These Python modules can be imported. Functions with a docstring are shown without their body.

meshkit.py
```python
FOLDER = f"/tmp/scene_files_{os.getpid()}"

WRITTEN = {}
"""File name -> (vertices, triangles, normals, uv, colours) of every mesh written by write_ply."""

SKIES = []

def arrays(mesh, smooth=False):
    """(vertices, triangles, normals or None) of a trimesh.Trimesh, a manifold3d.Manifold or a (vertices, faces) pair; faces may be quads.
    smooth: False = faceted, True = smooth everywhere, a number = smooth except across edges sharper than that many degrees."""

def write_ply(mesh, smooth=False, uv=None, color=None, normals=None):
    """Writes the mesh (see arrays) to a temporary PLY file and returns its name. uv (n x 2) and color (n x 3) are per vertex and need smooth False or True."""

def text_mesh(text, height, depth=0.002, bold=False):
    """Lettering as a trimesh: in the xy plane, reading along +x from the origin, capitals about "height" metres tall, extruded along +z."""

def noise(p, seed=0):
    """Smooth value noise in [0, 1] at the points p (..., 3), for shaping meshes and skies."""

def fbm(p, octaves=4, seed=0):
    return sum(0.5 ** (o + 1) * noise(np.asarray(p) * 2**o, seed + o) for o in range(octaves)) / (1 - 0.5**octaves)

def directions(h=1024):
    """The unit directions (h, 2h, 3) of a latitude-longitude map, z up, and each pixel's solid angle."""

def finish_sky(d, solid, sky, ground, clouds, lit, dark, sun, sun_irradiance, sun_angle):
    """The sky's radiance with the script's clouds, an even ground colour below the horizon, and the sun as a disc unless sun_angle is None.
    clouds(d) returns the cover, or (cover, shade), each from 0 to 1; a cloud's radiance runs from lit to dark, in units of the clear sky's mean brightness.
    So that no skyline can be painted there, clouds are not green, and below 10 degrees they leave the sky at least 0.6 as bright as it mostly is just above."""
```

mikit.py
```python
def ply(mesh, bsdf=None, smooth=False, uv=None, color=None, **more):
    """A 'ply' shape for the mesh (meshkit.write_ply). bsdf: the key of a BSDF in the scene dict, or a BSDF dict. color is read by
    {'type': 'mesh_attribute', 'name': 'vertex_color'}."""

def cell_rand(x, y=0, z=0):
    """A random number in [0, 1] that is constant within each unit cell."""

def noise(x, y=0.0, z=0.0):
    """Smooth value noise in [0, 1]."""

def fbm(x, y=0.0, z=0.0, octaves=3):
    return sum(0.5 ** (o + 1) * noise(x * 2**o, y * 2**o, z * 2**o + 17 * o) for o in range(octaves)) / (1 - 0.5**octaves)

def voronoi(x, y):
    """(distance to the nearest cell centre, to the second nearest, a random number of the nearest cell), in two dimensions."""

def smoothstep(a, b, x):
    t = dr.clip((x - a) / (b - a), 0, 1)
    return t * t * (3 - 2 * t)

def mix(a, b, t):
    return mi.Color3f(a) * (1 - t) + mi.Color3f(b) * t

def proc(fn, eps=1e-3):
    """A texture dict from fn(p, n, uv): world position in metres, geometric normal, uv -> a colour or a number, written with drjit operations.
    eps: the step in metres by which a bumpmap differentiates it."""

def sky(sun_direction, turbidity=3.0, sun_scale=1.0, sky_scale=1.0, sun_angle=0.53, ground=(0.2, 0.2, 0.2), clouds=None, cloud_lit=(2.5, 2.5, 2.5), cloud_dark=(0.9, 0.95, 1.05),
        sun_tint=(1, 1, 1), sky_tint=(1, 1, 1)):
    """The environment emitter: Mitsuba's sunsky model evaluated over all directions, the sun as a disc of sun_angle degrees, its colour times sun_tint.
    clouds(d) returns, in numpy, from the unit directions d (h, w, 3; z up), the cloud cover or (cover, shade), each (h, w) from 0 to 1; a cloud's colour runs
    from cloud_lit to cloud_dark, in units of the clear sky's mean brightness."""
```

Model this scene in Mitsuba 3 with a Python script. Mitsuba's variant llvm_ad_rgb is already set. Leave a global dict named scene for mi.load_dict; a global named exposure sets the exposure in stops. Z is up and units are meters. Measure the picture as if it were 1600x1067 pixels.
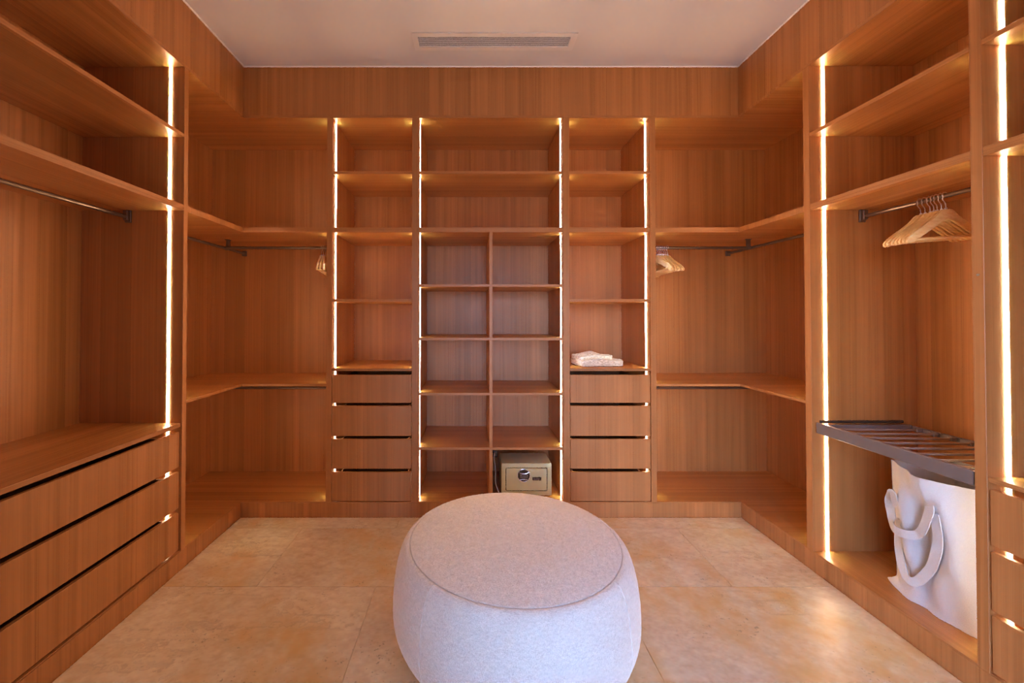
import math, random
import numpy as np, trimesh, drjit as dr, mitsuba as mi, mikit, meshkit
from manifold3d import Manifold
from shapely.geometry import Polygon, Point
from mikit import noise, fbm, cell_rand, smoothstep, mix

T = mi.ScalarTransform4f
R = random.Random(7)
RN = np.random.default_rng(7)
scene, labels = {}, {}

# ------------------------------------------------------------------ camera, sky, exposure
EYE = 1.411
PITCH = math.radians(0.68)
scene['camera'] = dict(type='perspective', fov=2 * math.degrees(math.atan(800 / 650)), fov_axis='x', near_clip=0.02, far_clip=200,
                       principal_point_offset_x=0.04, principal_point_offset_y=0.0442,
                       to_world=T().look_at(origin=[0, 0, EYE], target=[0, math.cos(PITCH), EYE + math.sin(PITCH)], up=[0, 0, 1]))
exposure = -0.25
SKY = 132.0            # daylight through the doorway behind the camera
LED = 114.0           # the strips' radiance
LED_TINT = np.array([1.0, 0.64, 0.36])
scene['sky'] = mikit.sky((0.35, 0.8, 0.75), turbidity=3.0, sky_scale=SKY, sun_scale=SKY * 0.6, ground=(0.20, 0.20, 0.20), sky_tint=(0.92, 0.97, 1.14))

# ------------------------------------------------------------------ materials
def veneer(u, v, light=(0.435, 0.174, 0.053), dark=(0.215, 0.071, 0.016)):
    q = u / 0.135 + 0.9 * noise(u * 2.3, 3.3)
    lane = dr.floor(q)
    r = cell_rand(lane, 5)
    uu = u + 0.035 * (noise(u * 4, v * 0.7, r * 40) - 0.5) + 0.007 * (noise(u * 19, v * 1.9, r * 9) - 0.5)
    broad = noise(uu * 24, v * 0.35, r * 17)
    mid = fbm(uu * 110, v * 0.9, r * 31, octaves=3)
    fine = noise(uu * 620, v * 5, 2.5)
    line = smoothstep(0.62, 0.86, noise(uu * 75, v * 0.5, r * 23)) * (0.4 + 0.6 * noise(uu * 9, v * 1.1, 4))
    t = 0.44 * mid + 0.28 * broad + 0.28 * fine
    t = dr.clip((t - 0.5) * 1.15 + 0.56, 0, 1) - 0.20 * line
    edge = smoothstep(0.010, 0.0, dr.minimum(q - lane, lane + 1 - q))
    return mix(dark, light, dr.clip(t, 0, 1)) * (0.90 + 0.18 * r) * (1 - 0.22 * edge)

def wood(fn, rough=0.42):
    return dict(type='twosided', bsdf=dict(type='principled', base_color=mikit.proc(fn), roughness=rough, specular=0.45))

scene['wood_upright'] = wood(lambda p, n, uv: veneer(dr.select(dr.abs(n.x) > 0.5, p.y + 7.3, p.x + 3.1), p.z))
scene['wood_along_x'] = wood(lambda p, n, uv: veneer(dr.select(dr.abs(n.y) > 0.5, p.z * 1.0 + 1.7, p.y * 1.0 + 0.37 * dr.floor(p.z * 5)), p.x))
scene['wood_along_y'] = wood(lambda p, n, uv: veneer(dr.select(dr.abs(n.x) > 0.5, p.z * 1.0 + 1.7, p.x * 1.0 + 0.37 * dr.floor(p.z * 5)), p.y))
scene['drawer_inside'] = dict(type='twosided', bsdf=dict(type='principled', base_color=dict(type='rgb', value=[0.10, 0.05, 0.025]), roughness=0.6))

TX, TY = [-2.0, -0.497, 0.746, 1.98], [2.787, 2.189, 1.591, 0.993]
def stone(p, n, uv):
    row = dr.floor((p.y - 0.993) / 0.598)
    shift = dr.select(dr.eq(dr.floor(row / 2) * 2, row) if hasattr(dr, 'eq') else (dr.floor(row / 2) * 2 == row), 0.62, 0.0)
    col = dr.floor((p.x + 0.497 - shift + 10 * 1.243) / 1.243)
    r, r2 = cell_rand(row, col, 4), cell_rand(row, col, 9)
    x, y = p.x + 5 * r, p.y + 9 * r2
    cloud = fbm(x * 2.2, y * 2.2, r * 7, octaves=4)
    fine = fbm(x * 26, y * 34, 1.5, octaves=3)
    c = mix((0.62, 0.45, 0.25), (0.88, 0.75, 0.54), dr.clip((cloud - 0.5) * 1.3 + (fine - 0.5) * 1.1 + 0.55 + 0.15 * (r - 0.5), 0, 1))
    ochre = smoothstep(0.44, 0.66, fbm(x * 3.1 + 0.8 * y, y * 1.3, 11 + r * 5, octaves=4) + 0.14 * (r2 - 0.5))
    c = mix(c, (0.68, 0.41, 0.13), ochre * dr.clip(0.15 + 1.3 * (fbm(x * 13, y * 11, 41, octaves=3) - 0.25), 0, 0.9))
    vein = smoothstep(0.035, 0.0, dr.abs(fbm(x * 3 + 2 * fine, y * 9, 21 + r, octaves=3) - 0.5)) * smoothstep(0.5, 0.7, noise(x * 2.5, y * 3.5, 31))
    c = mix(c, (0.30, 0.20, 0.12), vein * 0.20)
    pit = smoothstep(0.72, 0.88, noise(x * 75, y * 120, 3) * 0.6 + 0.2 * noise(x * 170, y * 260, 6) + 0.2 * noise(x * 9, y * 9, 5)) * smoothstep(0.42, 0.75, noise(x * 4, y * 5, 8))
    return mix(c, (0.20, 0.13, 0.07), pit * 0.5)
scene['stone'] = dict(type='twosided', bsdf=dict(type='principled', base_color=mikit.proc(stone), roughness=0.39, specular=0.42))
scene['grout'] = dict(type='diffuse', reflectance=dict(type='rgb', value=[0.62, 0.50, 0.37]))
scene['outside_stone'] = dict(type='twosided', bsdf=dict(type='diffuse', reflectance=dict(type='rgb', value=[0.16, 0.15, 0.13])))
scene['paint'] = dict(type='twosided', bsdf=dict(type='diffuse', reflectance=dict(type='rgb', value=[0.66, 0.645, 0.63])))
scene['white_trim'] = dict(type='twosided', bsdf=dict(type='diffuse', reflectance=dict(type='rgb', value=[0.88, 0.86, 0.84])))
scene['vent_metal'] = dict(type='twosided', bsdf=dict(type='principled', base_color=dict(type='rgb', value=[0.72, 0.70, 0.69]), roughness=0.4))
scene['vent_dark'] = dict(type='twosided', bsdf=dict(type='diffuse', reflectance=dict(type='rgb', value=[0.42, 0.40, 0.40])))
scene['dark_metal'] = dict(type='twosided', bsdf=dict(type='principled', base_color=dict(type='rgb', value=[0.13, 0.10, 0.085]), metallic=0.85, roughness=0.32))
scene['rack_metal'] = dict(type='twosided', bsdf=dict(type='principled', base_color=dict(type='rgb', value=[0.115, 0.10, 0.105]), metallic=0.2, roughness=0.42))
scene['rack_sleeve'] = dict(type='twosided', bsdf=dict(type='principled', base_color=dict(type='rgb', value=[0.20, 0.15, 0.125]), roughness=0.5))
scene['chrome'] = dict(type='twosided', bsdf=dict(type='principled', base_color=dict(type='rgb', value=[0.80, 0.80, 0.84]), metallic=1.0, roughness=0.16))
scene['blue_plastic'] = dict(type='twosided', bsdf=dict(type='principled', base_color=dict(type='rgb', value=[0.02, 0.11, 0.30]), roughness=0.4))
scene['black_plastic'] = dict(type='twosided', bsdf=dict(type='principled', base_color=dict(type='rgb', value=[0.018, 0.013, 0.011]), roughness=0.35))
scene['grey_plastic'] = dict(type='twosided', bsdf=dict(type='principled', base_color=dict(type='rgb', value=[0.22, 0.20, 0.18]), roughness=0.5))
scene['safe_paint'] = dict(type='twosided', bsdf=dict(type='principled', base_color=dict(type='rgb', value=[0.57, 0.585, 0.36]), roughness=0.42))
def hanger_fn(p, n, uv):
    g = fbm(p.x * 30 + p.y * 210, p.y * 30, p.z * 130, octaves=2)
    return mix((0.78, 0.48, 0.19), (0.95, 0.74, 0.39), g)
scene['hanger_wood'] = dict(type='twosided', bsdf=dict(type='principled', base_color=mikit.proc(hanger_fn), roughness=0.35))
def weave(p, n, uv):
    a = noise(p.x * 330, p.y * 330, p.z * 700)
    b = noise(p.x * 620, p.y * 620, p.z * 120)
    g = 0.5 * a + 0.3 * b + 0.2 * noise(p.x * 90, p.y * 90, p.z * 160)
    return mix((0.53, 0.50, 0.475), (0.88, 0.85, 0.82), dr.clip((g - 0.5) * 1.5 + 0.55, 0, 1))
scene['ottoman_fabric'] = dict(type='twosided', bsdf=dict(type='principled', base_color=mikit.proc(weave), roughness=0.9, specular=0.2, sheen=0.3))
def canvas(p, n, uv):
    g = 0.5 * noise(p.x * 300, p.y * 300, p.z * 900) + 0.5 * noise(p.x * 900, p.y * 900, p.z * 300)
    return mix((0.45, 0.45, 0.465), (0.57, 0.575, 0.59), g)
scene['canvas'] = dict(type='twosided', bsdf=dict(type='principled', base_color=mikit.proc(canvas), roughness=0.9, specular=0.2))
def towel(p, n, uv):
    g = fbm(p.x * 90, p.y * 90, p.z * 120, octaves=3)
    return mix((0.46, 0.45, 0.40), (0.80, 0.80, 0.77), dr.clip((g - 0.5) * 2.2 + 0.6, 0, 1))
scene['towel_cloth'] = dict(type='twosided', bsdf=dict(type='principled', base_color=mikit.proc(towel), roughness=0.9, specular=0.2))
scene['seam_thread'] = dict(type='twosided', bsdf=dict(type='diffuse', reflectance=dict(type='rgb', value=[0.55, 0.52, 0.50])))
scene['led_plastic'] = dict(type='diffuse', reflectance=dict(type='rgb', value=[0.8, 0.8, 0.78]))

# ------------------------------------------------------------------ helpers
def numbered(name):
    if name not in scene and name not in labels and not any(k.startswith(name + '__') for k in scene):
        return name
    k = 1
    while True:
        n = f'{name}_{k:03d}'
        if n not in scene and n not in labels and not any(q.startswith(n + '__') for q in scene):
            return n
        k += 1

def add(name, mesh, bsdf, parent=None, smooth=False, **more):
    key = numbered(parent + '__' + name if parent else name)
    scene[key] = mesh if isinstance(mesh, dict) else mikit.ply(mesh, bsdf, smooth=smooth, **more)
    return key

def thing(name, label, cat, group=None):
    key = numbered(name)
    labels[key] = {'label': label, 'category': cat}
    if group: labels[key]['group'] = group
    return key

def part_label(key, text): labels[key] = {'label': text}
def structure(name, mesh, bsdf, label=None, smooth=False):
    key = add(name, mesh, bsdf, None, smooth)
    labels[key] = {'kind': 'structure', **({'label': label} if label else {})}
    return key

def cat(*m): return trimesh.util.concatenate([x for x in m])
def box(x0, x1, y0, y1, z0, z1, c=0.0012):
    lo, hi = np.array([x0, y0, z0]), np.array([x1, y1, z1])
    lo, hi = np.minimum(lo, hi), np.maximum(lo, hi)
    if c <= 0:
        return trimesh.creation.box(bounds=[lo, hi])
    c = min(c, 0.3 * float((hi - lo).min()))
    pts = []
    for s in np.ndindex(2, 2, 2):
        q = np.where(s, hi, lo)
        d = np.where(s, -c, c)
        for k in range(3):
            w = q + d
            w[k] = q[k]
            pts.append(w)
    return trimesh.convex.convex_hull(np.array(pts))

def prism(poly, z0, z1):
    m = trimesh.creation.extrude_polygon(poly, z1 - z0)
    m.apply_translation([0, 0, z0])
    return m

def tube(points, radius, sides=10, cap=True):
    P = np.asarray(points, float)
    r = np.broadcast_to(radius, (len(P),))
    t = np.gradient(P, axis=0)
    t /= np.linalg.norm(t, axis=1, keepdims=True)
    a = np.array([0, 0, 1.0]) if abs(t[0][2]) < 0.9 else np.array([1.0, 0, 0])
    nrm = np.cross(t[0], a); nrm /= np.linalg.norm(nrm)
    V, ang = [], np.arange(sides) * 2 * np.pi / sides
    for k in range(len(P)):
        nrm = nrm - t[k] * nrm.dot(t[k]); nrm /= np.linalg.norm(nrm)
        b = np.cross(t[k], nrm)
        V.append(P[k] + r[k] * (np.cos(ang)[:, None] * nrm + np.sin(ang)[:, None] * b))
    n = len(P)
    V = np.vstack(V + [P[:1], P[-1:]])
    F, i = [], np.arange(sides); j = (i + 1) % sides
    for k in range(n - 1):
        a0, b0 = k * sides, (k + 1) * sides
        F += [np.stack([a0 + i, a0 + j, b0 + j], 1), np.stack([a0 + i, b0 + j, b0 + i], 1)]
    if cap:
        F += [np.stack([np.full(sides, n * sides), j, i], 1), np.stack([np.full(sides, n * sides + 1), (n - 1) * sides + i, (n - 1) * sides + j], 1)]
    m = trimesh.Trimesh(V, np.vstack(F), process=False)
    if m.volume < 0: m.invert()
    return m

def rod(a, b, r, sides=14): return tube([np.array(a) + (np.array(b) - np.array(a)) * t for t in (0, 0.5, 1)], r, sides)

def curve(pts, n=60):
    from scipy.interpolate import CubicSpline
    pts = np.asarray(pts, float)
    s = np.concatenate([[0], np.cumsum(np.linalg.norm(np.diff(pts, axis=0), axis=1))])
    return CubicSpline(s, pts)(np.linspace(0, s[-1], n))

def ribbon(path, width_dir, width, thick):
    P, w = np.asarray(path), np.asarray(width_dir, float)
    w = w / np.linalg.norm(w, axis=1, keepdims=True)
    t = np.gradient(P, axis=0); t /= np.linalg.norm(t, axis=1, keepdims=True)
    nn = np.cross(t, w); nn /= np.linalg.norm(nn, axis=1, keepdims=True)
    rows = [P + w * width / 2 + nn * thick / 2, P - w * width / 2 + nn * thick / 2, P - w * width / 2 - nn * thick / 2, P + w * width / 2 - nn * thick / 2]
    n = len(P)
    V = np.stack(rows, 1).reshape(-1, 3)
    F = []
    for k in range(n - 1):
        for a in range(4):
            b = (a + 1) % 4
            F.append([4 * k + a, 4 * k + 4 + a, 4 * k + 4 + b, 4 * k + b])
    F += [[0, 1, 2, 3], [4 * n - 1, 4 * n - 2, 4 * n - 3, 4 * n - 4]]
    F = np.array(F); F = np.vstack([F[:, [0, 1, 2]], F[:, [0, 2, 3]]])
    m = trimesh.Trimesh(V, F, process=False)
    if m.volume < 0: m.invert()
    return m

# ------------------------------------------------------------------ measures (metres)
YB, YW = 2.939, 3.512          # front edges and back panels of the rear cabinets
XL, WL = -1.618, -2.192        # the same on the left
XR, WR = 1.899, 2.488          # and on the right
CEIL, ZS, ZSB = 3.187, 2.838, 2.8205   # ceiling, top of the soffit boards (underside of the bulkhead), their underside
PL = 0.100                     # plinth
BT = 0.108                     # top of the bottom boards
L1 = (2.336, 2.370); L0 = (1.20, 1.235)
R1 = (2.325, 2.368); R2 = (1.538, 1.576); R3 = (0.78, 0.815)
P1, P2, P3, P4 = (-1.022, -0.984), (-0.418, -0.371), (0.652, 0.697), (1.269, 1.3075)
A, B = (2.421, 2.441), (2.006, 2.040)
BKT = 0.012                    # thickness of back panels

# ------------------------------------------------------------------ setting: shell
structure('ceiling', box(-2.4, 2.7, -0.70, 3.7, CEIL, CEIL + 0.1, 0), 'paint', 'smooth pale painted ceiling')
structure('wall_back', box(-2.4, 2.7, YW + BKT, YW + 0.12, -0.05, CEIL, 0), 'paint', 'rear wall behind the wardrobes')
structure('wall_left', box(-2.4, WL - BKT, -0.70, YW + BKT, -0.05, CEIL, 0), 'paint', 'left wall behind the wardrobes')
structure('wall_right', box(WR + BKT, 2.7, -0.70, YW + BKT, -0.05, CEIL, 0), 'paint', 'right wall behind the wardrobes')
DX0, DX1, DZ = -0.24, 1.05, 2.20
wf = Polygon([(WL - BKT, -0.05), (WR + BKT, -0.05), (WR + BKT, CEIL), (WL - BKT, CEIL)], [[(DX0, 0.0), (DX1, 0.0), (DX1, DZ), (DX0, DZ)]])
m = prism(wf, 0, 0.1); m.apply_transform(trimesh.transformations.rotation_matrix(math.pi / 2, [1, 0, 0])); m.apply_translation([0, -0.60, 0])
structure('wall_front', m, 'paint', 'wall with the open doorway that lets the daylight in')
fr = cat(box(DX0 - 0.06, DX0, -0.60, -0.585, 0, DZ + 0.06), box(DX1, DX1 + 0.06, -0.60, -0.585, 0, DZ + 0.06), box(DX0, DX1, -0.60, -0.585, DZ, DZ + 0.06))
structure('trim_4', fr, 'white_trim', 'white casing around the open doorway')

structure('wall_outside', box(DX1 + 0.05, DX1 + 0.25, -7.0, -0.705, -0.08, 4.5, 0), 'outside_stone', 'dark garden wall beside the doorway')
# floor: slab, then stone tiles one by one
floor = structure('floor', box(-2.4, 2.7, -0.70, 3.7, -0.08, -0.004, 0), 'stone', 'polished beige limestone tile floor with ochre patches')
J = 0.0012
for k, (y1, y0) in enumerate([(2.93, 2.787), (2.787, 2.189), (2.189, 1.591), (1.591, 0.993)]):
    off = 0.62 if k % 2 == 1 else 0.0
    edges = [x for x in (-2.98 + off + 0.0, -1.740 + off, -0.497 + off, 0.746 + off, 1.989 + off, 3.2)]
    for a, b in zip(edges[:-1], edges[1:]):
        a, b = max(a, XL + 0.004), min(b, XR - 0.004)
        if b - a < 0.06: continue
        add('tile', box(a + J, b - J, y0 + J, y1 - J, -0.0035, RN.uniform(-0.0004, 0.0), 0.0015), 'stone', floor)

# bulkhead faces above the cabinets
th = 0.018
structure('trim_1', box(XL, XR, YB, YB + th, ZS, CEIL), 'wood_upright', 'teak veneer bulkhead above the rear shelves')
structure('trim_2', box(XL - th, XL, L0[0], YB + th, ZS, CEIL), 'wood_upright', 'teak veneer bulkhead above the left wardrobes')
structure('trim_3', box(XR, XR + th, R3[0], YB + th, ZS, CEIL), 'wood_upright', 'teak veneer bulkhead above the right wardrobes')
# thin white bead between ceiling and bulkhead
structure('trim_5', cat(box(XL, XR, YB - 0.007, YB, CEIL - 0.006, CEIL, 0), box(XL, XL + 0.007, L0[0], YB - 0.007, CEIL - 0.006, CEIL, 0), box(XR - 0.007, XR, R3[0], YB - 0.007, CEIL - 0.006, CEIL, 0)), 'white_trim', 'thin white bead where ceiling meets bulkhead')
# plinths
structure('baseboard_back', box(XL, XR, YB, YB + th, -0.004, PL, 0.0006), 'wood_upright', 'low teak plinth under the rear shelves')
structure('baseboard_left', box(XL, XL - th, L0[0], YB + th, -0.004, PL, 0.0006), 'wood_upright', 'low teak plinth under the left wardrobes')
structure('baseboard_right', box(XR, XR + th, R3[0], YB + th, -0.004, PL, 0.0006), 'wood_upright', 'low teak plinth under the right wardrobes')

# ------------------------------------------------------------------ LED strips
LW, LP, LS = 0.013, 0.004, 0.073      # width, how far it stands proud, setback of its front edge
def led(parent, mesh):
    key = add('led_strip', mikit.ply(mesh, 'led_plastic', emitter=dict(type='area', radiance=dict(type='rgb', value=[float(x) for x in LED * LED_TINT]))), None, parent)
    return key
def led_on_x_face(parent, x, sign, z0, z1, yfront=YB):   # on a face with normal (sign, 0, 0)
    return led(parent, box(x, x + sign * LP, yfront + LS, yfront + LS + LW, z0 + 0.0005, z1 - 0.0005, 0))
def led_on_y_face(parent, y, sign, z0, z1, xfront, inward):
    return led(parent, box(xfront + inward * LS, xfront + inward * (LS + LW), y, y + sign * LP, z0 + 0.0005, z1 - 0.0005, 0))

# ------------------------------------------------------------------ drawers
def drawer_x(parent, x0, x1, z0, z1, recess=0.003):       # facing -y
    f = add('drawer', box(x0, x1, YB + recess, YB + recess + 0.019, z0, z1, 0.0015), 'wood_upright', parent)
    a, b, y0, y1, h = x0 + 0.03, x1 - 0.03, YB + recess + 0.019, YB + 0.50, z1 - 0.03
    t = 0.014
    add('tray', cat(box(a, b, y0, y0 + t, z0 + 0.02, h), box(a, b, y1 - t, y1, z0 + 0.02, h), box(a, a + t, y0 + t, y1 - t, z0 + 0.02, h), box(b - t, b, y0 + t, y1 - t, z0 + 0.02, h), box(a + t, b - t, y0 + t, y1 - t, z0 + 0.02, z0 + 0.03)), 'drawer_inside', f)
    return f
def drawer_y(parent, y0, y1, z0, z1, xf, inward, recess):  # facing +x (inward -1) or -x (inward +1)
    X = lambda d: xf + inward * d
    f = add('drawer', box(X(recess), X(recess + 0.019), y0, y1, z0, z1, 0.0015), 'wood_upright', parent)
    a, b, t, h = y0 + 0.03, y1 - 0.03, 0.014, z1 - 0.03
    p, q = recess + 0.019, 0.50
    add('tray', cat(box(X(p), X(p + t), a, b, z0 + 0.02, h), box(X(q - t), X(q), a, b, z0 + 0.02, h), box(X(p + t), X(q - t), a, a + t, z0 + 0.02, h), box(X(p + t), X(q - t), b - t, b, z0 + 0.02, h), box(X(p + t), X(q - t), a + t, b - t, z0 + 0.02, z0 + 0.03)), 'drawer_inside', f)
    return f

# ------------------------------------------------------------------ rear: two drawer towers and the shelf tower between them
def side_x(parent, P): return add('side_panel', box(P[0], P[1], YB, YW, PL, ZSB), 'wood_upright', parent)
def shelf_x(parent, x0, x1, z, name='shelf'): return add(name, box(x0, x1, YB + 0.001, YW, z[0], z[1]), 'wood_along_x', parent)
C_, CNT = (1.513, 1.533), (1.024, 1.042)
DR = [(0.800, 0.997), (0.567, 0.7785), (0.337, 0.545), (0.110, 0.314)]
def drawer_tower(Pa, Pb, label):
    t = thing('drawer_tower', label, 'shelving')
    side_x(t, Pa); side_x(t, Pb)
    x0, x1 = Pa[1], Pb[0]
    add('back_panel', box(x0, x1, YW, YW + BKT, PL, ZS, 0), 'wood_upright', t)
    add('top_panel', box(Pa[0], Pb[1], YB, YW, ZSB, ZS), 'wood_along_x', t)
    shelf_x(t, x0, x1, (0.085, BT - 0.002), 'bottom_board')
    for z in (A, B, C_): shelf_x(t, x0, x1, z)
    part = shelf_x(t, x0, x1, CNT, 'countertop')
    for z0, z1 in DR: drawer_x(t, x0 + 0.004, x1 - 0.004, z0, z1)
    levels = [BT, *CNT, *C_, *B, *A, ZSB]
    for z0, z1 in zip(levels[::2], levels[1::2]):
        led_on_x_face(t, x0, 1, z0, z1); led_on_x_face(t, x1, -1, z0, z1)
    return t
drawer_tower(P1, P2, 'lit teak shelf tower with four drawers, left of the middle shelves, its shelves empty')
drawer_tower(P3, P4, 'lit teak shelf tower with four drawers, right of the middle shelves, folded cloth on it')
t = thing('shelf_tower', 'wide middle teak shelf tower with lit edges and two columns of cubbyholes above the safe', 'shelving')
x0, x1 = P2[1], P3[0]
add('back_panel', box(x0, x1, YW, YW + BKT, PL, ZS, 0), 'wood_upright', t)
add('top_panel', box(x0, x1, YB, YW, ZSB, ZS), 'wood_along_x', t)
shelf_x(t, x0, x1, (0.088, BT), 'bottom_board')
cz = [(0.469, 0.488), (0.853, 0.871), (1.240, 1.260), (1.619, 1.638)]
shelf_x(t, x0, x1, A); shelf_x(t, x0, x1, B)
for z in cz: shelf_x(t, x0, x1, z)
zz = [BT] + [v for z in cz for v in z] + [B[0]]
for z0, z1 in zip(zz[::2], zz[1::2]):
    add('divider', box(0.129, 0.152, YB + 0.001, YW, z0, z1), 'wood_upright', t)
levels = zz + [B[1], A[0], A[1], ZSB]
for z0, z1 in zip(levels[::2], levels[1::2]):
    led_on_x_face(t, x0, 1, z0, z1); led_on_x_face(t, x1, -1, z0, z1)

# ------------------------------------------------------------------ corner wardrobes (L-shaped boards)
DS = (0.917, 0.933)
def corner(label, xw, xf, xp, yp, sgn):
    """xw wall face, xf front line of the side run, xp face of the rear tower, yp far face of the side partition; sgn -1 left, +1 right."""
    t = thing('corner_wardrobe', label, 'wardrobe')
    L = Polygon([(xp, YB), (xf, YB), (xf, yp), (xw, yp), (xw, YW), (xp, YW)])
    i = 0.001
    Ls = Polygon([(xp, YB + i), (xf + sgn * i, YB + i), (xf + sgn * i, yp), (xw, yp), (xw, YW), (xp, YW)])
    add('back_panel', box(xw, xp, YW, YW + BKT, PL, ZS, 0), 'wood_upright', t)
    add('back_panel', box(xw, xw + sgn * BKT, yp, YW, PL, ZS, 0), 'wood_upright', t)
    add('top_panel', prism(L, ZSB, ZS), 'wood_along_x', t)
    add('shelf', prism(Ls, *B), 'wood_along_x', t)
    add('shelf', prism(Ls, *DS), 'wood_along_x', t)
    Lb = Polygon([(xp, YB + 0.0), (xf, YB), (xf, yp), (xw, yp), (xw, YW), (xp, YW)])
    add('bottom_board', prism(Lb, PL + 0.0005, BT), 'wood_along_x', t)
    levels = [BT, *DS, *B, ZSB]
    for z0, z1 in zip(levels[::2], levels[1::2]):
        led_on_x_face(t, xp, -1 if sgn > 0 and False else (1 if sgn > 0 else -1), z0, z1)
        led_on_y_face(t, yp, 1, z0, z1, xf, sgn)
    return t
corner('L-shaped teak corner wardrobe on the left with shelves and open hanging space', WL, XL, P1[0], L1[1], -1)
corner('L-shaped teak corner wardrobe on the right with shelves and open hanging space', WR, XR, P4[1], R1[1], 1)

# ------------------------------------------------------------------ left wardrobe with three wide drawers
t = thing('drawer_wardrobe', 'left wall teak wardrobe with three wide drawers under a hanging space', 'wardrobe')
Y0, Y1 = L0[1], L1[0]
add('side_panel', box(WL, XL, *L1, PL, ZSB), 'wood_upright', t)
add('side_panel', box(WL, XL, *L0, PL, ZSB), 'wood_upright', t)
add('back_panel', box(WL - BKT, WL, L0[0], L1[1], PL, ZS, 0), 'wood_upright', t)
add('top_panel', box(WL, XL, L0[0], L1[1], ZSB, ZS), 'wood_along_y', t)
add('bottom_board', box(WL, XL - 0.003, Y0, Y1, PL + 0.0005, BT - 0.003), 'wood_along_y', t)
for z in (A, B): add('shelf', box(WL, XL - 0.001, Y0, Y1, *z), 'wood_along_y', t)
LC = (0.792, 0.814)
add('countertop', box(WL, XL - 0.008, Y0, Y1, *LC), 'wood_along_y', t)
for z0, z1 in [(0.571, 0.768), (0.342, 0.546), (0.112, 0.318)]: drawer_y(t, Y0 + 0.006, Y1 - 0.006, z0, z1, XL, -1, 0.010)
levels = [BT, LC[0], LC[1], B[0], B[1], A[0], A[1], ZSB]
for z0, z1 in zip(levels[::2], levels[1::2]): led_on_y_face(t, Y1, -1, z0, z1, XL, -1)
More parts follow.
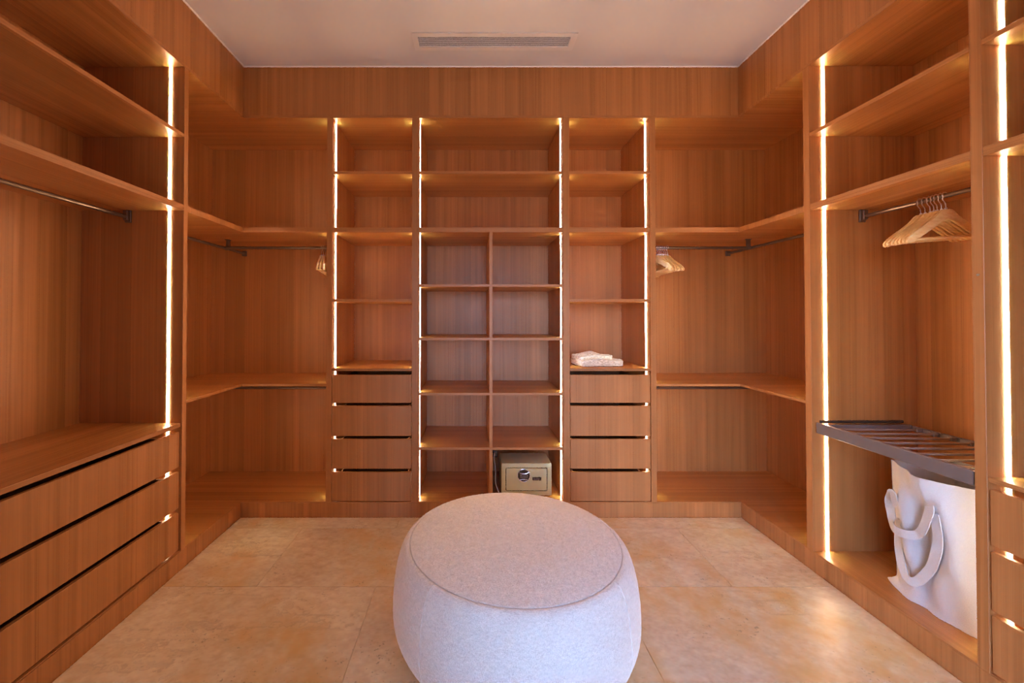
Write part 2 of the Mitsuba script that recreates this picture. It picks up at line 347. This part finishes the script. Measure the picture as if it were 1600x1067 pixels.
# ------------------------------------------------------------------ right hanging wardrobe, right drawer wardrobe
t = thing('hanging_wardrobe', 'right wall teak wardrobe with hanging space over the trouser rack and the white bag', 'wardrobe')
Y0, Y1 = R2[1], R1[0]
add('side_panel', box(XR, WR, *R1, PL, ZSB), 'wood_upright', t)
sp = add('side_panel', box(XR, WR, *R2, PL, ZSB), 'wood_upright', t)
add('screw_cap', rod((XR - 0.0012, 1.556, 1.566), (XR + 0.003, 1.556, 1.566), 0.0045), 'grey_plastic', sp)
add('back_panel', box(WR, WR + BKT, R2[0], R1[1], PL, ZS, 0), 'wood_upright', t)
add('top_panel', box(XR, WR, R2[0], R1[1], ZSB, ZS), 'wood_along_y', t)
add('bottom_board', box(XR, WR, Y0, Y1, PL + 0.0005, BT), 'wood_along_y', t)
for z in (A, B): add('shelf', box(XR + 0.001, WR, Y0, Y1, *z), 'wood_along_y', t)
levels = [BT, B[0], B[1], A[0], A[1], ZSB]
for z0, z1 in zip(levels[::2], levels[1::2]):
    led_on_y_face(t, Y1, -1, z0, z1, XR, 1); led_on_y_face(t, Y0, 1, z0, z1, XR, 1)

t = thing('drawer_wardrobe', 'teak wardrobe with drawers at the right edge, nearer than the white bag', 'wardrobe')
Y0, Y1 = R3[1], R2[0]
add('side_panel', box(XR, WR, *R3, PL, ZSB), 'wood_upright', t)
add('back_panel', box(WR, WR + BKT, R3[0], R2[0], PL, ZS, 0), 'wood_upright', t)
add('top_panel', box(XR, WR, R3[0], R2[0], ZSB, ZS), 'wood_along_y', t)
add('bottom_board', box(XR + 0.003, WR, Y0, Y1, PL + 0.0005, BT - 0.003), 'wood_along_y', t)
for z in (A, B): add('shelf', box(XR + 0.001, WR, Y0, Y1, *z), 'wood_along_y', t)
RC = (0.802, 0.820)
add('countertop', box(XR + 0.003, WR, Y0, Y1, *RC), 'wood_along_y', t)
for z0, z1 in [(0.574, 0.777), (0.336, 0.551), (0.112, 0.318)]: drawer_y(t, Y0 + 0.006, Y1 - 0.005, z0, z1, XR, 1, 0.003)
levels = [BT, RC[0], RC[1], B[0], B[1], A[0], A[1], ZSB]
for z0, z1 in zip(levels[::2], levels[1::2]): led_on_y_face(t, Y1, -1, z0, z1, XR, 1)

# ------------------------------------------------------------------ clothes rods
RR = 0.0105
def post(x, y, z, dx=0.011, dy=0.011):       # a bracket hung from the shelf above, holding a rod at height z
    return cat(box(x - dx, x + dx, y - dy, y + dy, z - 0.006, B[0] - 0.004), box(x - dx - 0.008, x + dx + 0.008, y - dy - 0.008, y + dy + 0.008, B[0] - 0.004, B[0]), box(x - dx - 0.004, x + dx + 0.004, y - dy - 0.004, y + dy + 0.004, z - 0.016, z + 0.012))
def clothes_rod(label, a, b, brackets):
    k = thing('clothes_rod', label, 'clothes rail')
    add('rail', rod(a, b, RR), 'dark_metal', k, smooth=40)
    for m_ in brackets: add('bracket', m_, 'dark_metal', k)
    return k
def wall_bracket(x, y, z, sy):                 # against a partition face at y, reaching up to the shelf
    return cat(box(x - 0.017, x + 0.017, y, y + sy * 0.012, z - 0.030, B[0], 0.003), box(x - 0.013, x + 0.013, y + sy * 0.012, y + sy * 0.030, z - 0.020, B[0] - 0.004, 0.003))
ZR = 1.966
XML, XMR, YM = -1.925, 2.186, 3.222
clothes_rod('dark metal clothes rail across the left wardrobe above the three wide drawers', (XML, L1[0] - 0.013, ZR), (XML, L0[1] + 0.013, ZR), [wall_bracket(XML, L1[0], ZR, -1), wall_bracket(XML, L0[1], ZR, 1)])
clothes_rod('dark metal clothes rail above the trouser rack, a bunch of seven hangers on it', (XMR, R1[0] - 0.013, ZR), (XMR, R2[1] + 0.013, ZR), [wall_bracket(XMR, R1[0], ZR, -1), wall_bracket(XMR, R2[1], ZR, 1)])
ZC = 1.940
XSL, XSR = -1.912, 2.168
def flange(x, z): return box(x - 0.020, x + 0.020, YW - 0.012, YW, z - 0.022, z + 0.022, 0.003)
clothes_rod('dark rail along the left wall in the left corner wardrobe', (XSL, L1[1] + 0.001, ZC), (XSL, YW - 0.012, ZC), [post(XSL + 0.02, YM + 0.012, ZC), flange(XSL, ZC)])
clothes_rod('dark rail across the back of the left corner wardrobe holding three hangers', (XSL + 0.013, YM, ZC + 0.001), (P1[0] - 0.001, YM, ZC + 0.001), [box(P1[0] - 0.010, P1[0], YM - 0.02, YM + 0.02, ZC - 0.02, ZC + 0.02)])
clothes_rod('dark rail along the right wall in the right corner wardrobe', (XSR, R1[1] + 0.001, ZC), (XSR, YW - 0.012, ZC), [post(XSR - 0.03, YM - 0.02, ZC), flange(XSR, ZC)])
clothes_rod('dark rail across the back of the right corner wardrobe holding eight hangers', (XSR - 0.013, YM, ZC + 0.001), (P4[1] + 0.001, YM, ZC + 0.001), [box(P4[1], P4[1] + 0.010, YM - 0.02, YM + 0.02, ZC - 0.02, ZC + 0.02)])
ZD = 0.858
def hung(x, z): return cat(box(x - 0.01, x + 0.01, YM - 0.01, YM + 0.01, z, DS[0] - 0.004), box(x - 0.018, x + 0.018, YM - 0.018, YM + 0.018, DS[0] - 0.004, DS[0]))
clothes_rod('dark rail just under the middle shelf of the left corner wardrobe', (XSL, YM, ZD), (P1[0] - 0.001, YM, ZD), [hung(XSL + 0.02, ZD), box(P1[0] - 0.010, P1[0], YM - 0.02, YM + 0.02, ZD - 0.02, ZD + 0.02)])
clothes_rod('dark rail just under the middle shelf of the right corner wardrobe', (XSR, YM, ZD), (P4[1] + 0.001, YM, ZD), [hung(XSR - 0.02, ZD), box(P4[1], P4[1] + 0.010, YM - 0.02, YM + 0.02, ZD - 0.02, ZD + 0.02)])

# ------------------------------------------------------------------ hangers (origin: centre of the rod; x along the arms)
def hanger_parts():
    half = curve([(0.016, -0.062), (0.034, -0.066), (0.055, -0.082), (0.085, -0.103), (0.13, -0.128), (0.175, -0.153), (0.205, -0.173), (0.219, -0.190)], 26)
    low = curve([(0.219, -0.190), (0.215, -0.203), (0.200, -0.205), (0.165, -0.190), (0.11, -0.160), (0.055, -0.131), (0.020, -0.111)], 24)[1:]
    right = np.vstack([half, low])
    poly = Polygon(np.vstack([right, [[0, -0.106]], (right * [-1, 1])[::-1]])).buffer(0)
    layers = []
    m0 = trimesh.creation.extrude_polygon(poly, 0.007); m0.apply_translation([0, 0, -0.0035])
    m1 = trimesh.creation.extrude_polygon(poly.buffer(-0.002), 0.0105); m1.apply_translation([0, 0, -0.00525])
    body = cat(m0, m1)
    # shoulders sweep slightly forward, as in a contoured hanger
    v = np.array(body.vertices); v = np.stack([v[:, 0], -v[:, 2], v[:, 1]], 1)
    v[:, 1] -= 0.30 * v[:, 0] ** 2
    body = trimesh.Trimesh(v, body.faces, process=False)
    if body.volume < 0: body.invert()
    bar = tube([(-0.178, -0.0095, -0.190), (-0.09, -0.0075, -0.190), (0, -0.0065, -0.190), (0.09, -0.0075, -0.190), (0.178, -0.0095, -0.190)], 0.0065, 10)
    a = np.linspace(math.radians(-60), math.radians(195), 22)
    r = RR + 0.0028
    arc = [(-r * 1.05 * math.cos(q) if False else r * 1.15 * math.cos(q), 0, 0.0035 + r * math.sin(q)) for q in np.linspace(math.radians(205), math.radians(-25), 22)]
    tail = [(0.016, 0, -0.014), (0.008, 0, -0.026), (0.001, 0, -0.036), (0, 0, -0.048), (0, 0, -0.064)]
    hook = tube(curve(arc + tail, 46), 0.0019, 8)
    collar = tube([(0, 0, -0.0615), (0, 0, -0.056), (0, 0, -0.054)], [0.006, 0.0055, 0.003], 10)
    return [('arms', body, 'hanger_wood', 35), ('trouser_bar', bar, 'hanger_wood', 40), ('hook', hook, 'chrome', 40), ('collar', collar, 'chrome', 40)]
HP = [(n, mikit.ply(m_, b_, smooth=s_)) for n, m_, b_, s_ in hanger_parts()]
def hanger(x, y, z, yaw, tilt, label, group):
    k = thing('hanger', label, 'clothes hanger', group)
    # the hook rests on the rod, so the hanger swings about the rod's top
    M = T().translate([x, y, z]).rotate([0, 0, 1], yaw).rotate([0, 1, 0], tilt)
    for n, d in HP: scene[f'{k}__{n}'] = {**d, 'to_world': M}
ORD = ['nearest', 'second nearest', 'third nearest', 'fourth nearest', 'fifth nearest', 'sixth nearest', 'farthest']
for i, y in enumerate([1.912, 1.930, 1.948, 1.962, 1.978, 2.000, 2.020]):
    hanger(XMR, y, ZR, 190 + R.uniform(-0.8, 0.8), 5.0 + R.uniform(-0.5, 0.5),
           f'{ORD[i]} of the seven wooden hangers with chrome hooks above the trouser rack', 'hangers above the trouser rack')
ORD = ['first', 'second', 'third', 'fourth', 'fifth', 'sixth', 'seventh', 'eighth']
for i in range(8):
    hanger(1.428 + 0.0150 * (i - 0.5), YM, ZC + 0.001, 90 + R.uniform(-0.8, 0.8) + (4 if i < 2 else 0), R.uniform(-0.6, 0.6) + (5 if i < 2 else 1.0),
           f'light wooden hanger, {ORD[i]} from the left on the right corner wardrobe\'s back rail', 'hangers in the right corner wardrobe')
for i in range(3):
    hanger(-1.160 + 0.0150 * i, YM, ZC + 0.001, 90 + [8, 10, 12][i], 2.5 + R.uniform(-0.5, 0.5),
           f'light wooden hanger, {ORD[i]} from the left of three on the left corner wardrobe\'s back rail', 'hangers in the left corner wardrobe')

# ------------------------------------------------------------------ trouser rack
t = thing('trouser_rack', 'dark grey pull-out trouser rack with many bars above the white bag', 'trouser rack')
ZT0, ZT1 = 0.765, 0.822
fy0, fy1 = 1.590, R1[0] - 0.012
xf, xb = XR + 0.012, 2.425
add('front_bar', box(xf, xf + 0.022, fy0, fy1, ZT0, ZT1, 0.003), 'rack_metal', t)
add('end_cap', box(xf + 0.002, xf + 0.040, fy0 - 0.010, fy0 - 0.0005, ZT0 + 0.004, ZT1 - 0.004, 0.002), 'black_plastic', t)
k = add('tab', box(xf + 0.014, xf + 0.040, fy0 - 0.016, fy0 - 0.0105, ZT0 - 0.002, ZT0 + 0.018, 0.002), 'blue_plastic', t); part_label(k, 'small blue plastic tab')
add('back_rail', box(xb, xb + 0.018, fy0, fy1, 0.782, 0.806, 0.002), 'rack_metal', t)
for y in (fy0 + 0.001, fy1 - 0.019): add('side_rail', box(xf + 0.022, xb, y, y + 0.016, 0.782, 0.812, 0.002), 'rack_metal', t)
add('slide', box(xf + 0.03, 2.40, R1[0] - 0.011, R1[0], 0.818, 0.832, 0.001), 'black_plastic', t)
add('slide', box(xf + 0.03, 2.40, R2[1], R2[1] + 0.011, 0.795, 0.815, 0.001), 'black_plastic', t)
for i in range(8):
    y = fy1 - 0.062 - 0.0805 * i
    b_ = add('trouser_bar', rod((xf + 0.020, y, 0.802), (xb + 0.002, y, 0.796), 0.0058, 12), 'rack_sleeve', t, smooth=40)
    add('clip', box(xb - 0.030, xb - 0.0005, y - 0.010, y + 0.010, 0.786, 0.806, 0.003), 'rack_metal', b_)

# ------------------------------------------------------------------ white canvas bag
def bag_loop(v, inset=0.0):
    """Outline of the bag at height fraction v, counter-clockwise seen from above, as (x, y)."""
    ear = math.exp(-(v / 0.035) ** 2)
    ya, yb = 2.046 - 0.006 * v + 0.036 * ear, 1.648
    xfr, xbk = 2.080 - 0.030 * v - 0.004 * ear, 2.345
    s = np.linspace(0, 1, 44)
    yy = ya + (yb - ya) * s
    peak = np.minimum(s / 0.60, (1 - s) / 0.40)
    rnd = np.sin(np.pi * s)
    w = smooth01((v - 0.45) / 0.5)
    bulge = 0.060 * rnd * (1 - w) + 0.122 * (0.9 * peak + 0.1 * rnd ** 2) * w
    mid = smooth01((v - 0.18) / 0.25) * (1 - smooth01((v - 0.72) / 0.25))
    bulge += mid * (0.035 * np.exp(-((s - 0.30) / 0.11) ** 2) - 0.045 * np.exp(-((s - 0.52) / 0.10) ** 2) + 0.030 * np.exp(-((s - 0.78) / 0.12) ** 2))
    bulge += (0.012 * np.sin(9 * s + 5 * v) * (1 - w) + 0.006 * np.sin(23 * s + 3 * v)) * rnd
    front = np.stack([xfr - bulge, yy], 1)
    s2 = np.linspace(0, 1, 14)[1:]
    near = np.stack([xfr + (xbk - xfr) * s2, yb + 0.016 * np.sin(np.pi * s2) * v], 1)
    s3 = np.linspace(0, 1, 20)[1:]
    back = np.stack([xbk + 0.010 * np.sin(np.pi * s3), yb + (ya - 0.01 - yb) * s3], 1)
    far = np.stack([xbk + (xfr - xbk) * s2[:-1], (ya - 0.01) + (ya - (ya - 0.01)) * s2[:-1] - 0.035 * np.sin(np.pi * s2[:-1]) * v], 1)
    P = np.vstack([front, near, back, far])
    if inset:
        d = np.roll(P, -1, 0) - np.roll(P, 1, 0)
        n = np.stack([d[:, 1], -d[:, 0]], 1); n /= np.linalg.norm(n, axis=1, keepdims=True)
        c = P.mean(0)
        n *= np.sign(((c - P) * n).sum(1)).mean()
        P = P + n * inset
    return P
def smooth01(x):
    x = np.clip(x, 0, 1); return x * x * (3 - 2 * x)
BZ0, BZ1 = BT + 0.001, 0.712
vs = np.concatenate([[0, 0.004, 0.012], np.linspace(0.03, 1, 34)])
outer, inner = [], []
for v in vs:
    grow = 0.006 * math.exp(-(v / 0.03) ** 2)
    lo, li = bag_loop(v, -grow), bag_loop(v, 0.004)
    z = BZ0 + (BZ1 - BZ0) * v
    outer.append(np.column_stack([lo, np.full(len(lo), z)])); inner.append(np.column_stack([li, np.full(len(li), max(z, BZ0 + 0.006))]))
N = len(outer[0])
rings = outer + inner[::-1]
V = np.vstack(rings); i = np.arange(N); j = (i + 1) % N; F = []
for k in range(len(rings) - 1):
    F += [np.stack([k * N + i, (k + 1) * N + i, (k + 1) * N + j], 1), np.stack([k * N + i, (k + 1) * N + j, k * N + j], 1)]
c0, c1 = len(V), len(V) + 1
V = np.vstack([V, outer[0].mean(0)[None], inner[0].mean(0)[None]])
F += [np.stack([np.full(N, c0), i, j], 1), np.stack([np.full(N, c1), (len(rings) - 1) * N + j, (len(rings) - 1) * N + i], 1)]
m = trimesh.Trimesh(V, np.vstack(F), process=False)
if m.volume < 0: m.invert()
t = thing('tote_bag', 'white canvas laundry bag with cloth handles standing under the trouser rack', 'bag')
add('body', m, 'canvas', t, smooth=50)
def bag_front(y, z, off):
    v = np.clip((z - BZ0) / (BZ1 - BZ0), 0, 1)
    L_ = bag_loop(float(v))[:44]
    return np.array([np.interp(-y, -L_[:, 1], L_[:, 0]) - off, y, z])
def handle(pts, label):
    """pts: (y, z, distance from the cloth, twist)."""
    c = curve(pts, 70)
    P = np.array([bag_front(q[0], q[1], max(q[2], 0.004)) for q in c])
    for _ in range(3): P[1:-1] = (P[:-2] + 2 * P[1:-1] + P[2:]) / 4
    t_ = np.gradient(P, axis=0); t_ /= np.linalg.norm(t_, axis=1, keepdims=True)
    nx = np.tile([-1.0, 0, 0], (len(P), 1))
    w = np.cross(t_, nx); w /= np.linalg.norm(w, axis=1, keepdims=True)
    n2 = np.cross(w, t_)
    a = c[:, 3][:, None]
    k_ = add('handle', ribbon(P, w * np.cos(a) + n2 * np.sin(a), 0.036, 0.004), 'canvas', t, smooth=50)
    part_label(k_, label)
# first handle: sewn on at two places, looping out to the left and sagging in front; second: hanging lower in a V
handle([(1.945, 0.520, 0.004, 0.0), (1.945, 0.560, 0.012, 0.1), (1.962, 0.578, 0.028, 0.5), (1.992, 0.550, 0.036, 0.7), (1.998, 0.50, 0.040, 0.4), (1.982, 0.455, 0.042, 0.1), (1.95, 0.43, 0.045, 0.0), (1.90, 0.425, 0.05, 0.0), (1.84, 0.46, 0.045, 0.1), (1.805, 0.525, 0.03, 0.1), (1.790, 0.600, 0.004, 0.0)], 'upper white cloth handle looping to the left')
handle([(1.975, 0.45, 0.004, 0.0), (1.985, 0.36, 0.012, 0.1), (1.970, 0.29, 0.02, 0.1), (1.93, 0.222, 0.03, 0.1), (1.885, 0.217, 0.03, 0.0), (1.845, 0.28, 0.025, -0.1), (1.80, 0.37, 0.02, -0.2), (1.775, 0.46, 0.015, -0.1), (1.775, 0.575, 0.005, 0.0)], 'lower white cloth handle hanging in a V')

# ------------------------------------------------------------------ folded cloth on the right drawer tower
t = thing('folded_cloth', 'white folded garment on the counter above the drawers, right of the middle shelves', 'clothing')
def pad(w, d, h, seed, res=(46, 30)):
    """A soft folded slab, its bottom flat at z = 0."""
    m_ = trimesh.creation.box(extents=[2, 2, 2])
    for _ in range(5): m_ = m_.subdivide()
    v_ = np.array(m_.vertices)
    r_ = np.linalg.norm(np.sign(v_) * np.abs(v_) ** 5, axis=1) ** (1 / 5)
    v_ = v_ / np.maximum(r_, 1e-6)[:, None]
    q = v_ * [w / 2, d / 2, h / 2]
    f_ = meshkit.fbm(q * 26 + seed, 4, seed) - 0.5
    q[:, 2] += 0.030 * f_ * smooth01((v_[:, 2] + 0.2)) * min(1, h / 0.04)
    q[:, 0] += 0.016 * (meshkit.fbm(q * 14 + 5 + seed, 3, seed) - 0.5)
    q[:, 1] += 0.016 * (meshkit.fbm(q * 14 + 9 + seed, 3, seed) - 0.5)
    q[:, 2] += h / 2
    q[:, 2] = np.maximum(q[:, 2], 0.0)
    return trimesh.Trimesh(q, m_.faces, process=False)
def bent(m_, fn):
    v_ = np.array(m_.vertices); v_[:, 2] += fn(v_[:, 0], v_[:, 1]) * smooth01(v_[:, 2] / 0.02); return trimesh.Trimesh(v_, m_.faces, process=False)
def put(m_, x, y, z, a):
    m_ = m_.copy(); m_.apply_transform(trimesh.transformations.rotation_matrix(a, [0, 0, 1])); m_.apply_translation([x, y, z]); return m_
c1_ = bent(pad(0.33, 0.25, 0.046, 3), lambda x, y: 0.016 * np.exp(-((x + 0.03) / 0.09) ** 2))
c2_ = bent(pad(0.25, 0.20, 0.034, 8), lambda x, y: 0.030 * np.exp(-((x + 0.01) / 0.07) ** 2 - ((y + 0.0) / 0.09) ** 2))
add('lower_fold', put(c1_, 0.950, 3.160, CNT[1], 0.10), 'towel_cloth', t, smooth=True)
add('upper_fold', put(c2_, 0.920, 3.180, CNT[1] + 0.040, 0.22), 'towel_cloth', t, smooth=True)

# ------------------------------------------------------------------ safe
t = thing('safe', 'cream metal safe with round black keypad in the lowest right cubbyhole', 'safe')
sx0, sx1, sy0, sy1, sz0, sz1 = 0.221, 0.584, 3.030, 3.268, BT + 0.006, 0.343
add('body', box(sx0, sx1, sy0 + 0.012, sy1, sz0, sz1, 0.004), 'safe_paint', t)
dm = 0.030
fpoly = Polygon([(sx0, sz0), (sx1, sz0), (sx1, sz1), (sx0, sz1)]).buffer(-0.006).buffer(0.006, quad_segs=4)
inner_ = Polygon([(sx0 + dm, sz0 + dm), (sx1 - dm, sz0 + dm), (sx1 - dm, sz1 - dm), (sx0 + dm, sz1 - dm)]).buffer(-0.010).buffer(0.010, quad_segs=6)
def upright(poly, y0, y1):
    m_ = trimesh.creation.extrude_polygon(poly, y1 - y0)
    v_ = np.array(m_.vertices); v_ = np.stack([v_[:, 0], y1 - v_[:, 2], v_[:, 1]], 1)
    m_ = trimesh.Trimesh(v_, m_.faces, process=False)
    if m_.volume < 0: m_.invert()
    return m_
add('frame', upright(fpoly.difference(inner_), sy0, sy0 + 0.0118), 'safe_paint', t)
d = add('door', upright(inner_.buffer(-0.0045), sy0 + 0.001, sy0 + 0.0115), 'safe_paint', t)
add('gasket', upright(inner_.buffer(-0.0002).difference(inner_.buffer(-0.0043)), sy0 + 0.007, sy0 + 0.0115), 'black_plastic', t)
kx, kz = 0.382, 0.258
k = add('keypad', tube([(kx, sy0 + 0.001, kz), (kx, sy0 - 0.006, kz), (kx, sy0 - 0.009, kz), (kx, sy0 - 0.010, kz)], [0.043, 0.043, 0.041, 0.037], 40), 'black_plastic', d, smooth=30); part_label(k, 'round black keypad')
aa = np.linspace(0, 2 * np.pi, 60)
add('keypad_ring', cat(tube([(kx + 0.0445 * math.cos(q), sy0 - 0.002, kz + 0.0445 * math.sin(q)) for q in aa], 0.0028, 8),
    tube(curve([(kx - 0.034, sy0 - 0.010, kz + 0.026), (kx - 0.020, sy0 - 0.0115, kz + 0.017), (kx, sy0 - 0.0115, kz + 0.0155), (kx + 0.020, sy0 - 0.0115, kz + 0.017), (kx + 0.034, sy0 - 0.010, kz + 0.026)], 20), 0.0021, 8),
    tube(curve([(kx - 0.032, sy0 - 0.010, kz - 0.031), (kx - 0.018, sy0 - 0.0115, kz - 0.0265), (kx, sy0 - 0.0115, kz - 0.0255), (kx + 0.018, sy0 - 0.0115, kz - 0.0265), (kx + 0.032, sy0 - 0.010, kz - 0.031)], 20), 0.0021, 8)), 'chrome', d, smooth=40)
for r_ in range(3):
    for c_ in range(4):
        add('key', box(kx - 0.026 + 0.0145 * c_, kx - 0.0165 + 0.0145 * c_, sy0 - 0.0112, sy0 - 0.0098, kz + 0.004 - 0.010 * r_, kz + 0.010 - 0.010 * r_, 0.0005), 'grey_plastic', d)
nx_, nz_ = 0.477, 0.233
add('nameplate', upright(Polygon([(nx_ - 0.032, nz_ - 0.011), (nx_ + 0.032, nz_ - 0.011), (nx_ + 0.032, nz_ + 0.011), (nx_ - 0.032, nz_ + 0.011)]).buffer(-0.003).buffer(0.003), sy0 - 0.002, sy0 + 0.001), 'black_plastic', d)
# the word on the plate is a row of worn pale strokes, too small to read in the photograph
px_ = nx_ - 0.024
st = []
for h_, w_ in [(0.010, 0.0035), (0.006, 0.005), (0.006, 0.005), (0.0065, 0.0045), (0.010, 0.003), (0.006, 0.005), (0.010, 0.003)]:
    st.append(box(px_, px_ + w_, sy0 - 0.0028, sy0 - 0.0018, nz_ - 0.0045, nz_ - 0.0045 + h_, 0.0003)); px_ += w_ + 0.0022
add('lettering', cat(*st), 'grey_plastic', d)
# cable beside the safe
t = thing('power_cable', 'thin grey cable hanging beside the safe in its cubbyhole', 'cable')
add('cord', tube(curve([(0.176, 3.10, 0.40), (0.172, 3.08, 0.34), (0.180, 3.06, 0.27), (0.176, 3.05, 0.21), (0.195, 3.03, 0.15), (0.203, 3.05, 0.113)], 50), 0.0045, 8), 'grey_plastic', t, smooth=40)
add('plug', box(0.162, 0.196, 3.11, 3.16, 0.36, 0.42, 0.006), 'black_plastic', t)

# ------------------------------------------------------------------ ottoman
OX, OY, OR, OZM, ORT, OH, ORB, OC = 0.188, 1.861, 0.526, 0.178, 0.455, 0.432, 0.394, 0.032
def oprof():
    a = np.linspace(0, np.pi / 2, 22)
    lo = np.stack([ORB + (OR - ORB) * np.sin(a), 0.012 + (OZM - 0.012) * (1 - np.cos(a))], 1)
    up = np.stack([ORT + (OR - ORT) * np.cos(a) ** 0.9, OZM + (OH - OZM) * np.sin(a)], 1)[1:]
    return lo, up
def lathe(pr, n=160):
    ang = np.arange(n) * 2 * np.pi / n
    V = np.concatenate([np.stack([r * np.cos(ang), r * np.sin(ang), np.full(n, z)], 1) for r, z in pr])
    F, i = [], np.arange(n); j = (i + 1) % n
    for k in range(len(pr) - 1):
        F += [np.stack([k * n + i, k * n + j, (k + 1) * n + j], 1), np.stack([k * n + i, (k + 1) * n + j, (k + 1) * n + i], 1)]
    return trimesh.Trimesh(V, np.vstack(F), process=True)
lo, up = oprof()
t = thing('ottoman', 'large round light grey fabric ottoman in the middle of the stone floor', 'ottoman')
side = np.vstack([[[0.0005, 0.012]], lo, up[:-1], [[ORT + 0.0022, OH - 0.0015], [ORT - 0.001, OH - 0.005], [0.0005, OH - 0.008]]])
m = lathe(side); m.apply_translation([OX, OY, 0]); add('side_cover', m, 'ottoman_fabric', t, smooth=50)
s_ = np.linspace(0, 1, 40)
top = np.vstack([[[0.0005, OH - 0.0075], [ORT - 0.006, OH - 0.0060], [ORT - 0.0015, OH - 0.004], [ORT - 0.0015, OH - 0.001]], np.stack([(ORT - 0.0035) * (1 - s_), OH + 0.0015 + OC * (1 - (1 - s_) ** 3.0)], 1)[:-1], [[0.0005, OH + OC + 0.0015]]])
m = lathe(top); m.apply_translation([OX, OY, 0]); add('top_cover', m, 'ottoman_fabric', t, smooth=50)
m = tube([(OX + (ORT + 0.0005) * math.cos(q), OY + (ORT + 0.0005) * math.sin(q), OH - 0.0025) for q in np.linspace(0, 2 * np.pi, 161)], 0.0010, 8)
k = add('seam', m, 'seam_thread', t, smooth=40); part_label(k, 'stitched seam around the top')
full = np.vstack([lo, up])
for q in (math.radians(-42), math.radians(-135), math.radians(90)):
    P = np.array([(OX + (r + 0.0004) * math.cos(q), OY + (r + 0.0004) * math.sin(q), z) for r, z in full[2:-1]])
    k = add('seam', tube(P, 0.0016, 6), 'ottoman_fabric', t, smooth=40)
m = tube([(OX, OY, 0.0), (OX, OY, 0.006), (OX, OY, 0.012)], ORB - 0.05, 48); add('base', m, 'black_plastic', t)

# ------------------------------------------------------------------ ceiling vent
t = thing('air_vent', 'long white slotted air vent in the ceiling', 'air vent')
vx0, vx1, vy0, vy1 = -0.372, 0.672, 2.581, 2.748
ix0, ix1, iy0, iy1 = -0.339, 0.634, 2.610, 2.716
fp = Polygon([(vx0, vy0), (vx1, vy0), (vx1, vy1), (vx0, vy1)]).difference(Polygon([(ix0, iy0), (ix1, iy0), (ix1, iy1), (ix0, iy1)]))
add('frame', prism(fp, CEIL - 0.008, CEIL), 'vent_metal', t)
add('backing', box(ix0, ix1, iy0, iy1, CEIL - 0.0008, CEIL - 0.0002, 0), 'vent_dark', t)
ns = 6
for i_ in range(ns):
    y = iy0 + (i_ + 0.5) * (iy1 - iy0) / ns
    s = box(ix0, ix1, -0.0055, 0.0055, -0.001, 0.001, 0)
    s.apply_transform(trimesh.transformations.rotation_matrix(math.radians(22), [1, 0, 0])); s.apply_translation([0, y, CEIL - 0.0045])
    add('slat', s, 'vent_metal', t)
